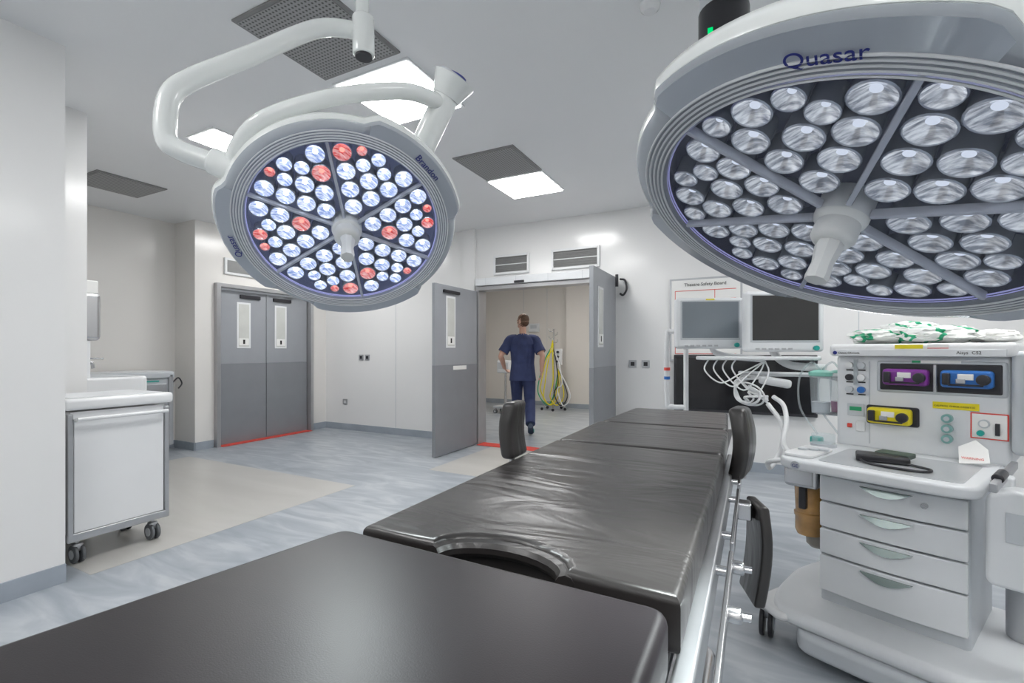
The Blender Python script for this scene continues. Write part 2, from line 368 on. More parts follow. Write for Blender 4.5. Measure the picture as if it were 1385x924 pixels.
def caster(R,x,y,z0=0,r=.055,m=M_rubber,a=0.0):
    ca,sa=math.cos(a),math.sin(a)
    for s in (-1,1):
        cyl(R,'caster_wheel',(x+sa*.008*s,y+ca*.008*s,z0+r),(x+sa*.026*s,y+ca*.026*s,z0+r),r,m,bev=.006)
        cyl(R,'caster_hubcap',(x+sa*.024*s,y+ca*.024*s,z0+r),(x+sa*.030*s,y+ca*.030*s,z0+r),r*.5,M_mach2,seg=16)
    box(R,'caster_fork',(x,y,z0+r*1.75),(.05,.05,.05),M_alu,.012)
    cyl(R,'caster_stem',(x,y,z0+r*2),(x,y,z0+r*2+.04),.012,M_steel)
TR=Root('storage_trolley',(-3.80,1.54,0))
caster(TR,.18,-.20); caster(TR,.18,.20); caster(TR,-.18,-.20); caster(TR,-.18,.20)
box(TR,'chassis',(0,0,.17),(.50,.54,.05),M_alu,.008)
box(TR,'body',(0,0,.55),(.46,.50,.72),M_white,.006)
for y in (-.255,.255):
    for x in (-.235,.235): box(TR,'post',(x,y,.54),(.03,.026,.72),M_alu,.006)
box(TR,'door_panel',(.235,0,.53),(.016,.475,.67),M_white,.006)
box(TR,'top_tray',(0,0,.955),(.53,.58,.07),M_white,.022)
prism(TR,'top_recess',rpoly([(-.22,-.25),(.22,-.25),(.22,.25),(-.22,.25)],.03),.989,.993,M_mach)
tube(TR,'push_handle',[(.24,-.23,.86),(.285,-.23,.87),(.29,-.20,.87),(.29,.20,.87),(.285,.23,.87),(.24,.23,.86)],.011,M_white,n=5)
ST=Root('supply_trolley',(-6.44,2.68,0))
for a in (-.22,.22):
    for b in (-.4,.4): caster(ST,a,b)
box(ST,'body',(0,0,.55),(.54,.96,.80),M_mach2,.02)
box(ST,'top',(0,0,.99),(.60,1.02,.08),M_mach2,.02); box(ST,'top_surface',(0,0,1.032),(.54,.96,.006),M_mach,.002)
box(ST,'teal_edge',(.275,-.05,.92),(.01,.80,.014),M_teal)
for k in range(5): box(ST,'drawer_%d'%k,(.275,0,.82-k*.15),(.012,.86,.13),M_alu,.005)
for y in (-.47,.47): box(ST,'corner_post',(.27,y,.58),(.06,.05,.84),M_alu,.012)
tube(ST,'drip_bracket',[(.27,.50,.9),(.27,.56,.95),(.27,.60,.88),(.27,.56,.82)],.008,M_dark)

# ------------------------------------------------------------------ corridor gas hoses
HS=Root('gas_hose_stand',(-3.85,9.5,0))
cyl(HS,'pole',(0,0,.1),(0,0,1.75),.018,M_steel)
for k in range(5):
    a=k*2*math.pi/5; tube(HS,'leg_%d'%k,[(0,0,.12),(.26*math.cos(a),.26*math.sin(a),.08)],.014,M_steel,smoothpath=False)
    cyl(HS,'wheel_%d'%k,(.26*math.cos(a),.26*math.sin(a)-.01,.03),(.26*math.cos(a),.26*math.sin(a)+.01,.03),.03,M_dark,seg=16)
box(HS,'valve_plate',(.12,-.02,1.15),(.16,.05,.34),M_white,.01)
for k in range(3): cyl(HS,'valve_%d'%k,(.12,-.04,1.05+k*.1),(.12,-.09,1.05+k*.1),.025,M_dark,seg=16)
for k in range(4): tube(HS,'hook_%d'%k,[(0,0,1.45+k*.08),(.08*(-1)**k,-.03,1.46+k*.08),(.1*(-1)**k,-.03,1.52+k*.08)],.007,M_steel)
for k,(m,dx) in enumerate([(M_yellow,-.10),(M_yellow,.02),(M_green,-.2),(M_dark,.10),(M_yellow,-.16),(M_hose,.16)]):
    tube(HS,'hose_%d'%k,[(0,-.05,1.5-.05*k),(dx*.8,-.09,1.1),(dx*1.5,-.12,.6),(dx*1.2-.05,-.14,.25+.04*k),(dx+.1,-.12,.12),(dx+.25,-.1,.35),(.14,-.08,.9)],.012,m)
ES=Root('equipment_stand',(-4.55,8.6,0))
for a in (-.16,.16):
    for b in (-.14,.14): caster(ES,a,b,r=.04)
box(ES,'base',(0,0,.13),(.40,.36,.05),M_mach2,.015); cyl(ES,'column',(0,0,.15),(0,0,.9),.03,M_steel)
box(ES,'head',(0,0,.95),(.30,.22,.26),M_mach,.03); box(ES,'head_screen',(0,-.112,.97),(.22,.004,.12),M_mach2)

# ------------------------------------------------------------------ operating table
OT=Root('operating_table',(-.38,1.6,0),world=True)
zt=.93
def pad(name,poly,z0=zt-.085,z1=zt,bev=.016,m=None): return prism(OT,name,poly,z0,z1,m or M_leather,bev,seg=4)
pad('leg_pad',rpoly([(-.90,-.42),(-.10,-.42),(-.098,.655),(-.705,.668)],.03),m=M_leather2)
arc=[]
for k in range(13):
    a=math.pi-k*math.pi/12; arc.append((-.385+.125*math.cos(a),.69+.075*math.sin(a)))
main=[(-.68,.69)]+arc+[(-.09,.685),(-.09,1.70),(-.68,1.70)]
pad('seat_pad',main,bev=.014)
bm=bmesh.new(); sweep_bm(bm,[Vector((x,y-.004,zt-.022)) for x,y in arc],.016,10); finish(OT,'seat_pad_cutout_piping',bm,M_leather)
pad('back_pad',rpoly([(-.68,1.712),(-.09,1.712),(-.10,2.25),(-.68,2.25)],.03))
pad('head_pad',rpoly([(-.67,2.262),(-.10,2.262),(-.13,2.88),(-.64,2.88)],.04))
box(OT,'pad_tray_a',(-.385,1.75,zt-.10),(.56,2.2,.025),M_dark,.006)
box(OT,'pad_tray_b',(-.45,.1,zt-.10),(.62,1.05,.025),M_dark,.006)
for x in (-.045,-.725):
    for (y0,y1) in ((.50,1.15),(1.20,1.68),(1.74,2.22)):
        box(OT,'side_rail',(x,(y0+y1)/2,.815),(.010,y1-y0,.030),M_steel,.003)
        for yy in (y0+.08,y1-.08):
            xe=x+(-.04 if x>-.3 else .04); cyl(OT,'rail_standoff',(x,yy,.815),(xe,yy,.815),.010,M_steel,seg=16)
for yy in (.66,.90,1.10):
    cyl(OT,'clamp_knob',(-.045,yy,.815),(-.018,yy,.815),.014,M_steel,bev=.004); cyl(OT,'clamp_pin',(-.018,yy,.815),(-.004,yy,.815),.007,M_steel)
box(OT,'side_frame_right',(-.085,1.3,.80),(.03,1.8,.07),M_alu,.006); box(OT,'side_frame_left',(-.685,1.3,.80),(.03,1.8,.07),M_alu,.006)
prism(OT,'base_foot',rpoly([(-.66,.85),(-.12,.85),(-.12,1.95),(-.66,1.95)],.10),.03,.17,M_steel,.03)
prism(OT,'base_skirt',rpoly([(-.64,.87),(-.14,.87),(-.14,1.93),(-.64,1.93)],.09),0,.03,M_dark)
prism(OT,'column_lower',rpoly([(-.56,1.2),(-.22,1.2),(-.22,1.62),(-.56,1.62)],.06),.16,.50,M_steel,.01)
prism(OT,'column_upper',rpoly([(-.53,1.23),(-.25,1.23),(-.25,1.59),(-.53,1.59)],.05),.49,.82,M_dark,.01)
def bent_pad(name,c,hgt,w,th,lean,rz,ry=0):
    bm=bmesh.new(); bmesh.ops.create_cube(bm,size=1); bmesh.ops.scale(bm,vec=(th,w,hgt),verts=bm.verts)
    bmesh.ops.subdivide_edges(bm,edges=[e for e in bm.edges if abs(e.verts[0].co.z-e.verts[1].co.z)>.01],cuts=8,use_grid_fill=True)
    es=[e for e in bm.edges if e.is_manifold and e.calc_face_angle(0)>.5]
    bmesh.ops.bevel(bm,geom=es,offset=th*.3,segments=3,profile=.5,affect='EDGES')
    for v in bm.verts:
        t=(v.co.z/hgt+.5); v.co.x+=lean*math.sin(t*math.pi)*1.0; v.co.y*=1-.25*max(0,t-.7)/.3
    finish(OT,name,bm,M_leather,angle=60,xf=Matrix.Translation(Vector(c))@Matrix.Rotation(rz,4,'Z')@Matrix.Rotation(ry,4,'Y'))
bent_pad('lateral_support_left',(-.715,1.42,1.01),.185,.13,.045,-.012,.05)
cyl(OT,'support_post_left',(-.73,1.42,.80),(-.725,1.42,.95),.009,M_steel)
bent_pad('lateral_support_right',(-.05,1.92,.94),.25,.17,.055,.02,-.15)
bent_pad('hanging_pad_right',(.0,1.56,.69),.28,.15,.030,.012,.30,.06)
cyl(OT,'support_post_right',(-.035,1.95,.80),(-.035,1.95,.93),.009,M_steel); box(OT,'hanging_bracket',(-.025,1.56,.80),(.04,.05,.05),M_steel,.006)

# ------------------------------------------------------------------ surgical lamps
def surgical_lamp(C,n,spin,R0,bright,seed,labels,hs=1.0):
    n=Vector(n).normalized(); z=n; ref=Vector((0,0,1)); y=(ref-ref.dot(z)*z).normalized(); x=y.cross(z)
    m3=Matrix((x,y,z)).transposed().to_4x4()
    Mx=Matrix.Translation(Vector(C))@m3@Matrix.Rotation(spin,4,'Z')
    R=Root('surgical_lamp',None,matrix=Mx)
    rnd=random.Random(seed)
    lc=[math.radians(q)-spin for q in ((48,195,285) if bright else (62,182,302))]
    def ld(a): return min(abs(((a-c+math.pi)%(2*math.pi))-math.pi) for c in lc)
    def lobe(a,r):
        if r<.80*R0: return 0
        t=min(1,max(0,(math.radians(36)-ld(a))/math.radians(7))); t=t*t*(3-2*t)
        return R0*.06*t
    def lobe2(a,r): return lobe(a,r) if r>.9*R0 else 0
    lathe(R,'shell',[(0,-.105),(.25*R0,-.10),(.55*R0,-.090),(.80*R0,-.074),(.92*R0,-.052),(.975*R0,-.028),(.985*R0,-.008),(.97*R0,.004),(.94*R0,.008),(.90*R0,.006)],M_lampw,120,mod=lobe)
    M_rim=clearmat('lamp_clear_rim',(.70,.74,.80),.40,.06); M_rimp=mat('lamp_rim_panel_%d'%seed,(.44,.48,.54),.12,coat=.4,var=.03)
    lathe(R,'clear_rim',[(.97*R0,.006),(.95*R0,.014),(.90*R0,.018),(.83*R0,.020),(.80*R0,.012)],[M_rim,M_rimp],120,mod=lobe2,mifun=lambda a,i: 1 if (ld(a)<math.radians(33) and i in (1,)) else 0)
    for k,rr in enumerate((.822,.842,.862,.882,.902)):
        bm=bmesh.new(); pts=[Vector((rr*R0*math.cos(2*math.pi*i/96),rr*R0*math.sin(2*math.pi*i/96),.019)) for i in range(97)]
        sweep_bm(bm,pts,.0020,6,caps=False); finish(R,'rim_ring_%d'%k,bm,M_mach)
    Mglow=emat('lamp_edge_glow_%d'%seed,(.50,.52,1.0),.8 if bright else .5)
    lathe(R,'edge_glow',[(.797*R0,.004),(.804*R0,.010),(.809*R0,.004)],Mglow,96)
    Mface=mat('lamp_face_%d'%seed,(.05,.055,.075) if not bright else (.13,.15,.24),.2,var=.1,emit=(.35,.42,.75),es=.10 if bright else .02)  # bluish colour and emission stand in for light scattered inside the well
    lathe(R,'face_well',[(0,-.034),(.80*R0,-.034),(.80*R0,.008),(.90*R0,.008)],Mface,96)
    # lens packing in one 60 degree sector, repeated six times
    def gaps(L,X,Y,r):
        q=math.hypot(X,Y); g=[.788-(q+r), (q-r)-.150]
        for s in (-1,1):
            g.append(-(s*Y*math.cos(math.radians(30))-X*math.sin(math.radians(30)))-r-.015)
        for u,v,w in L: g.append(math.hypot(X-u,Y-v)-r-w-.003)
        return g
    bestL=None
    for attempt in range(4):
        L=[]
        for rad,maxn in ((.079,8),(.062,5),(.046,8)):
            for _ in range(maxn):
                best=None
                for _t in range(1500):
                    q=.16+.62*math.sqrt(rnd.random()); a=math.radians(rnd.uniform(-30,30)); X,Y=q*math.cos(a),q*math.sin(a)
                    g=gaps(L,X,Y,rad)
                    if min(g)<0: continue
                    g.sort(); s=g[0]+g[1]+.3*g[2]
                    if best is None or s<best[0]: best=(s,X,Y)
                if best is None: break
                L.append((best[1],best[2],rad))
        cov=sum(w*w for _,_,w in L)
        if bestL is None or cov>bestL[0]: bestL=(cov,L)
    L=bestL[1]
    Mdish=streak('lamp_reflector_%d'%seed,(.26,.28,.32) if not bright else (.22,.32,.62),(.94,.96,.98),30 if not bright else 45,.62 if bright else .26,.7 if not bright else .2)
    Mled=emat('lamp_led_%d'%seed,(.80,.90,1.0),6.0 if bright else 3.5); Mred=emat('lamp_led_red_%d'%seed,(1,.25,.2),2.2)
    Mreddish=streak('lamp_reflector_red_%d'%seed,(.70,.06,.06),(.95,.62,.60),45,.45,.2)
    Mledo=emat('lamp_led_dim_%d'%seed,(.75,.82,.95),.9)
    bm=bmesh.new(); cnt=0
    for sct in range(6):
      for (X0,Y0,r) in L:
        cnt+=1
        ca,sa=math.cos(sct*math.pi/3),math.sin(sct*math.pi/3); X=(X0*ca-Y0*sa)*R0; Y=(X0*sa+Y0*ca)*R0; isbig=r>.06
        red=bright and ((cnt%9==2) if isbig else (cnt%3==0)); r=r*R0
        seg=20; prof=[(1.0,-.034),(1.0,.002),(.93,.004),(.90,.002),(.55,-.006),(.26,-.012)] if isbig else [(1.0,-.034),(1.0,-.004),(.9,-.002),(.86,-.006),(.5,-.012),(.36,-.016)]
        mis=[0,0,0,3 if red else 1,3 if red else 1]
        rings=[[bm.verts.new((X+r*p*math.cos(2*math.pi*k/seg),Y+r*p*math.sin(2*math.pi*k/seg),zz)) for k in range(seg)] for p,zz in prof]
        for i in range(len(prof)-1):
            for k in range(seg):
                f=bm.faces.new([rings[i][k],rings[i][(k+1)%seg],rings[i+1][(k+1)%seg],rings[i+1][k]]); f.material_index=mis[i]
        f=bm.faces.new(rings[-1]); 
        f.material_index=(4 if red else 2) if (bright or not isbig) else 5
    Mrimring=mat('lens_bezel_%d'%seed,(.50,.54,.60),.2,.6,var=.05)
    finish(R,'lens_array',bm,[Mrimring,Mdish,Mled,Mreddish,Mred,Mledo],angle=30)
    Msp=mat('lamp_spoke_%d'%seed,(.58,.61,.68),.15,coat=.3,var=.03)
    for k in range(6):
        b=k*math.pi/3+math.pi/6; 
        xf=Matrix.Rotation(b,4,'Z')@Matrix.Translation((.46*R0,0,.006))
        bm=bmesh.new(); bmesh.ops.create_cube(bm,size=1); bmesh.ops.scale(bm,vec=(.70*R0,.0085*R0/.34,.016),verts=bm.verts)
        bmesh.ops.bevel(bm,geom=bm.edges[:],offset=.003,segments=2,profile=.5,affect='EDGES'); finish(R,'spoke_%d'%k,bm,Msp,wn=True,xf=xf)
    Mcov=clearmat('lamp_cover_%d'%seed,(.85,.88,.95),.06,.03)
    lathe(R,'front_cover',[(.12*R0,.017),(.5*R0,.017),(.81*R0,.0165)],Mcov,64)
    Mhub=mat('lamp_hub_%d'%seed,(.76,.78,.78),.4,var=.02); h=hs*R0
    lathe(R,'hub',[(.13*h,-.03),(.13*h,.012),(.125*h,.018),(.11*h,.024),(.10*h,.026)],Mhub,40)
    lathe(R,'handle_collar',[(.105*h,.02),(.108*h,.03),(.108*h,.050),(.092*h,.057),(.07*h,.060),(0,.060)],Mhub,40)
    k=hs; lathe(R,'handle_grip',[(.060*h,.055),(.068*h,.068),(.052*h,.06+.045*k),(.058*h,.06+.075*k),(.054*h,.06+.083*k),(0,.06+.085*k)],Mhub,8)
    for (s,ang,size,rr) in labels:
        a=math.radians(ang)-spin
        t=text(R,'label',s,(0,0,0),(0,0,0),size,M_logo,'CENTER')
        t.matrix_local=Matrix.Rotation(a,4,'Z')@Matrix.Translation((0,rr*R0,.0205))
    return R,Mx
C1=Vector((-1.095,1.045,1.642)); n1=(.49,-.45,-.745)
L1,MX1=surgical_lamp(C1,n1,0.2,.335,True,3,[('Brandon',-42,.026,.915),('Quasar',105,.026,.92)])
class WR:
    def __init__(s,R): s.e=R.e; s.i=R.mw.inverted()
    def add(s,o): o.data.transform(s.i); o.parent=s.e; return o
W1=WR(L1)
cyl(W1,'ceiling_canopy',(-1.18,1.195,2.95),(-1.18,1.195,2.88),.16,M_lampw,bev=.02)
cyl(W1,'drop_tube',(-1.18,1.195,2.90),(-1.18,1.195,2.36),.022,M_lampw)
cyl(W1,'swivel_joint',(-1.178,1.196,2.40),(-1.176,1.197,2.27),.036,M_lampw,bev=.006)
cyl(W1,'swivel_cap',(-1.176,1.197,2.272),(-1.176,1.197,2.262),.028,M_dark)
tube(W1,'spring_arm',[(-1.178,1.194,2.335),(-1.215,1.165,2.352),(-1.268,1.07,2.31),(-1.325,.90,2.15),(-1.375,.76,2.02),(-1.39,.71,1.95),(-1.382,.695,1.84),(-1.35,.715,1.80),(-1.263,.795,1.765)],.027,M_lampw)
cyl(W1,'elbow_joint',(-1.30,.765,1.782),(-1.235,.815,1.752),.036,M_lampw,bev=.006)
tube(W1,'yoke_arm',[(-1.262,.792,1.765),(-1.208,.788,1.822),(-1.119,.80,1.872),(-.99,.897,1.940),(-.867,1.017,1.985),(-.815,1.09,1.985),(-.812,1.13,1.985)],.022,M_lampw)
cyl(W1,'head_joint',(-.90,1.13,1.84),(-.785,1.14,2.03),.036,M_lampw,bev=.006)
cyl(W1,'joint_flange',(-.800,1.14,2.008),(-.772,1.143,2.055),.040,M_lampw,r2=.062)
cyl(W1,'joint_badge',(-.772,1.143,2.055),(-.767,1.1435,2.062),.048,M_mach2); cyl(W1,'joint_badge_centre',(-.768,1.1434,2.060),(-.765,1.1437,2.066),.03,M_logo)
cyl(W1,'head_mount',(-.93,1.12,1.78),(-.87,1.13,1.89),.030,M_lampw)
C2=Vector((.134,.967,1.504)); n2=(-.334,-.289,-.895)
L2,MX2=surgical_lamp(C2,n2,0.12,.375,False,11,[('Quasar',-36,.030,.885)],.84)
W2=WR(L2)
tube(W2,'yoke_arm',[(.165,.995,1.590),(.21,1.06,1.68),(.32,1.10,1.90),(.35,1.06,2.15)],.026,M_lampw)
tube(W2,'drop_tube',[(.35,1.06,2.12),(.35,1.06,2.90)],.026,M_lampw,smoothpath=False)
cyl(W2,'ceiling_canopy',(.35,1.06,2.95),(.35,1.06,2.88),.16,M_lampw,bev=.02)
PC=Root('ceiling_pendant',(-.115,2.19,H))
cyl(PC,'canopy',(0,0,0),(0,0,-.06),.16,M_lampw,bev=.01); cyl(PC,'collar',(0,0,-.05),(0,0,-.24),.095,M_mach2); cyl(PC,'brake_housing',(0,0,-.24),(0,0,-.46),.10,M_dark,bev=.008)
box(PC,'status_led',(-.045,-.09,-.38),(.02,.012,.05),emat('green_led',(.0,.8,.2),1.0))
cyl(PC,'lower_joint',(0,0,-.46),(0,0,-.52),.07,M_lampw)
tube(PC,'pendant_arm',[(0,0,-.50),(.10,.1,-.50),(.9,.75,-.50)],.05,M_lampw)

for R,pw in ((L1,16),(L2,42)):
    ld=bpy.data.lights.new('surgical_lamp_beam','SPOT'); ld.energy=pw; ld.spot_size=math.radians(60); ld.spot_blend=.6; ld.shadow_soft_size=.12; ld.color=(.90,.98,.97)
    lo=bpy.data.objects.new('beam',ld); COL.objects.link(lo)
    lo.parent=R.e; lo.matrix_local=Matrix.Translation((0,0,.18))@Matrix.Rotation(math.pi,4,'X')

# ------------------------------------------------------------------ anaesthesia machine
AM=Root('anaesthesia_machine',(.09,2.44,0),math.radians(-25))
base=rpoly([(-.03,.06),(.03,-.12),(.68,-.12),(.78,.05),(.78,.62),(.0,.62),(-.06,.35)],.09)
prism(AM,'base_platform',base,.12,.185,M_mach,.03,seg=4)
prism(AM,'base_lower_skirt',rpoly([(.12,-.15),(.66,-.15),(.72,0),(.72,.58),(.12,.58)],.08),.045,.125,M_mach2,.02)
caster(AM,-.02,-.05,r=.062,m=M_dark,a=math.pi/2-.3)
for x,y in ((.76,-.04),(.02,.58),(.74,.60)): caster(AM,x,y,r=.055,m=M_dark,a=math.pi/2)
prism(AM,'foot_cover',rpoly([(-.07,-.07),(.08,-.15),(.18,.06),(-.04,.14)],.05),.128,.165,M_white,.018)
prism(AM,'drawer_carcass',rpoly([(.14,.10),(.62,.10),(.62,.58),(.14,.58)],.02),.16,.75,M_mach2,.004)
zt_=[.735,.62,.505,.39,.23]; M_pull=mat('pull_grey_green',(.26,.32,.31),.25,.3,var=.05)
for k in range(4):
    a,b=zt_[k+1]+.004,zt_[k]-.004
    prism(AM,'drawer_%d'%k,[(.145,.12),(.145,.082)]+[(.145+.47*j/8,.082-.018*math.sin(math.pi*j/8)) for j in range(1,8)]+[(.615,.082),(.615,.12)],a,b,M_mach,.006)
    bm=bmesh.new(); vs=[]
    for j in range(13):
        t=j/12; vs.append(bm.verts.new((.295+.17*t,.057-.012*math.sin(math.pi*t),b-.014-.028*math.sin(math.pi*t))))
    bm.faces.new(vs); r=bmesh.ops.extrude_face_region(bm,geom=bm.faces[:])
    for v in r['geom']:
        if isinstance(v,bmesh.types.BMVert): v.co.y+=.03
    finish(AM,'drawer_pull_%d'%k,bm,M_pull)
cyl(AM,'drawer_lock',(.50,.062,.69),(.50,.052,.69),.011,M_steel)
prism(AM,'worktop',rpoly([(0,.02),(.06,-.03),(.60,-.03),(.66,.02),(.66,.56),(0,.56)],[.05,.05,.05,.05,.02,.02]),.755,.800,M_mach,.014,seg=4)
prism(AM,'worktop_inset',rpoly([(.15,.03),(.61,.03),(.61,.44),(.15,.44)],.03),.7995,.802,mat('worktop_steel',(.50,.52,.54),.35,.3,var=.04))
prism(AM,'worktop_raised_lip',rpoly([(.01,.03),(.13,.03),(.13,.30),(.01,.30)],.03),.7995,.815,M_white,.006)
for j in range(3): cyl(AM,'worktop_port_%d'%j,(.05+.035*j,.16+.02*j,.815),(.05+.035*j,.16+.02*j,.822),.022,M_mach2)
cyl(AM,'worktop_badge',(.09,-.028,.778),(.09,-.035,.778),.018,M_mach2)
text(AM,'badge_text','GE',(.09,-.0365,.77),(math.pi/2,0,0),.02,M_logo,'CENTER')
box(AM,'pulse_oximeter',(.33,.22,.818),(.18,.10,.03),M_dark,.008,rot=(0,0,.3)); box(AM,'notebook',(.36,.28,.828),(.12,.08,.02),mat('dark_green_cover',(.06,.09,.07),.5,var=.1),.004,rot=(0,0,-.1))
tube(AM,'oximeter_lead',[(.42,.2,.81),(.50,.16,.808),(.48,.10,.808),(.38,.09,.808),(.3,.12,.808),(.26,.17,.815)],.005,M_dark)
box(AM,'breathing_block',(.06,.24,.70),(.14,.30,.10),M_steel,.02)
lathe(AM,'absorber_canister',[(0,.42),(.050,.42),(.058,.44),(.058,.50),(.062,.505),(.062,.52),(.056,.525),(.060,.63),(.064,.65),(.064,.665),(0,.665)],M_amber,32,xf=Matrix.Translation((.06,.20,0)))
lathe(AM,'absorber_cup',[(0,.355),(.03,.355),(.045,.37),(.048,.42),(0,.42)],mat('smoked_cup',(.30,.28,.24),.2,coat=.3,var=.2),28,xf=Matrix.Translation((.08,.24,0)))
box(AM,'absorber_latch',(.06,.13,.60),(.03,.03,.10),M_dark,.006)
cyl(AM,'bellows_housing',(.05,.40,.80),(.05,.40,.86),.05,M_clear); cyl(AM,'bellows_base',(.05,.40,.80),(.05,.40,.815),.055,M_mach2)
cyl(AM,'mask_cap_teal',(.0,.46,.80),(.0,.46,.835),.03,M_teal,bev=.008)
for j,py in enumerate((.22,.32)):
    cyl(AM,'flow_port_%d'%j,(.02,py,.72),(-.06,py,.74),.018,M_white,bev=.004)
box(AM,'upper_housing',(.37,.71,1.02),(.62,.34,.46),M_mach,.02)
box(AM,'upper_cap',(.37,.70,1.275),(.66,.40,.06),M_white,.018)
box(AM,'brand_strip',(.37,.497,1.262),(.60,.006,.03),M_mach,.002)
cyl(AM,'brand_dot',(.07,.495,1.262),(.07,.491,1.262),.009,M_logo,seg=16)
text(AM,'maker_label','Datex-Ohmeda',(.085,.492,1.257),(math.pi/2,0,0),.014,M_black); text(AM,'model_label','Aisys  CS2',(.52,.492,1.257),(math.pi/2,0,0),.018,M_black)
box(AM,'vaporizer_bay',(.45,.545,1.15),(.44,.03,.15),M_mach2,.012); box(AM,'vaporizer_recess',(.45,.535,1.15),(.41,.02,.125),M_dark,.006)
def vaporizer(nm,x,z,m):
    box(AM,nm+'_body',(x,.515,z),(.165,.06,.075),m,.014)
    box(AM,nm+'_clip',(x-.06,.475,z),(.025,.03,.05),M_dark,.006); cyl(AM,nm+'_filler',(x+.055,.49,z),(x+.055,.462,z),.022,M_dark,bev=.004)
    box(AM,nm+'_window',(x,.483,z+.01),(.05,.006,.025),M_paper,.002); box(AM,nm+'_bar',(x,.483,z-.025),(.11,.008,.008),M_dark,.002)
    box(AM,nm+'_lever',(x-.015,.478,z-.008),(.03,.012,.02),M_alu,.003)
vaporizer('vaporizer_purple',.345,1.15,M_purple); vaporizer('vaporizer_blue',.55,1.15,M_blue)
box(AM,'recess_divider',(.448,.518,1.15),(.012,.03,.12),M_alu,.003)
box(AM,'bay_label',(.45,.5285,1.222),(.16,.002,.012),M_paper); box(AM,'bay_label_green',(.38,.5265,1.222),(.03,.002,.010),M_green)
box(AM,'yellow_sticker',(.36,.4945,1.29),(.10,.002,.018),M_yellow); box(AM,'white_sticker',(.46,.4945,1.29),(.07,.002,.018),M_paper); box(AM,'white_sticker_edge',(.46,.4935,1.283),(.07,.002,.003),M_red)
box(AM,'yellow_bay_plate',(.29,.535,.965),(.20,.02,.09),M_dark,.012); vaporizer('vaporizer_yellow',.285,.965,M_yellow)
box(AM,'warning_label',(.51,.537,1.03),(.15,.003,.03),M_yellow,.001)
text(AM,'warning_text','CAUTION  CHECK CASSETTE',(.44,.5345,1.025),(math.pi/2,0,0),.010,M_black)
box(AM,'gauge_panel',(.615,.537,.955),(.115,.004,.11),M_red,.002); box(AM,'gauge_panel_face',(.615,.534,.955),(.105,.003,.10),M_paper,.002)
cyl(AM,'gauge_dial',(.60,.533,.965),(.60,.522,.965),.018,M_mach2); cyl(AM,'gauge_dial_face',(.60,.5215,.965),(.60,.520,.965),.013,M_paper); box(AM,'gauge_switch',(.64,.528,.945),(.014,.012,.05),M_dark,.002); cyl(AM,'gauge_green_knob',(.59,.531,.925),(.59,.518,.925),.012,M_teal)
M_port=mat('teal_port',(.22,.42,.40),.3,var=.05)
for j,(x,z) in enumerate(((.485,.975),(.485,.93),(.485,.885))):
    cyl(AM,'teal_port_%d'%j,(x,.54,z),(x,.515,z),.019,M_port); cyl(AM,'teal_port_core_%d'%j,(x,.516,z),(x,.508,z),.010,M_mach2,seg=16)
for j,(x,z,m) in enumerate(((.12,1.20,M_white),(.17,1.20,M_mach2),(.12,1.14,M_dark),(.17,1.14,M_white),(.12,1.08,M_mach2),(.17,1.08,M_blue))):
    cyl(AM,'control_%d'%j,(x,.54,z),(x,.52,z),.016,m,seg=18); box(AM,'control_label_%d'%j,(x,.5385,z-.024),(.03,.003,.006),M_black)
box(AM,'flow_tube',(.145,.534,1.165),(.012,.008,.12),M_clear); box(AM,'flow_tube_scale',(.145,.5375,1.165),(.018,.003,.13),M_mach2)
box(AM,'control_screen',(.145,.537,.98),(.07,.004,.06),M_mach2,.002); box(AM,'control_screen_text',(.145,.5345,.985),(.05,.002,.02),M_green)
box(AM,'red_switch',(.12,.535,.90),(.02,.012,.02),M_red,.003); box(AM,'outlet_plate',(.165,.536,.90),(.04,.006,.05),M_white,.003)
box(AM,'side_panel_lines',(.20,.539,1.02),(.004,.003,.40),M_mach2)
for k in range(6): box(AM,'side_vent_slot_%d'%k,(.0595,.70,.98+.025*k),(.002,.16,.008),M_dark)
prism(AM,'warning_tag',[(0,0),(.09,.02),(.08,.08),(.04,.12),(-.01,.08)],0,.002,M_paper,xf=Matrix.Translation((.54,.42,.803))@Matrix.Rotation(.9,4,'X'))
text(AM,'warning_tag_text','WARNING',(.545,.428,.825),(.9,0,.1),.014,M_red)
box(AM,'right_wing',(.74,.66,1.06),(.12,.30,.42),M_mach2,.02)
for k,(z,m) in enumerate(((1.20,M_dark),(1.12,M_white),(1.04,M_dark),(.96,M_blue))): cyl(AM,'wing_connector_%d'%k,(.74,.515,z),(.74,.485,z),.020,m,bev=.004,seg=18)
tube(AM,'wing_cable',[(.74,.49,1.12),(.77,.44,1.06),(.80,.42,.95),(.79,.44,.82),(.78,.48,.60)],.007,M_dark)
box(AM,'side_rail',(.70,.15,.83),(.02,.50,.03),M_alu,.004)
cyl(AM,'rail_knob',(.70,.10,.845),(.70,-.01,.845),.016,M_dark,bev=.003)
cyl(AM,'rail_post',(.66,.20,.78),(.70,.20,.83),.012,M_steel)
prism(AM,'suction_unit',rpoly([(-.10,-.17),(.11,-.17),(.13,.10),(-.02,.17),(-.10,.14)],.03),0,.10,M_mach,.015,xf=Matrix.Translation((.765,.13,.64))@Matrix.Rotation(math.pi/2,4,'X'))
box(AM,'suction_bracket',(.70,.15,.78),(.05,.06,.10),M_mach,.01); box(AM,'suction_label',(.76,.028,.68),(.09,.003,.10),M_mach2,.001); cyl(AM,'suction_dial',(.80,.03,.58),(.80,.012,.58),.022,M_dark,bev=.003)
cyl(AM,'gas_cylinder',(.73,.36,.18),(.73,.36,.62),.050,mat('gas_cylinder_grey',(.45,.46,.48),.3,.3,var=.05),bev=.02)
tube(AM,'suction_hose',[(.78,.04,.52),(.82,.02,.42),(.82,.10,.30),(.78,.2,.22)],.010,M_clear)
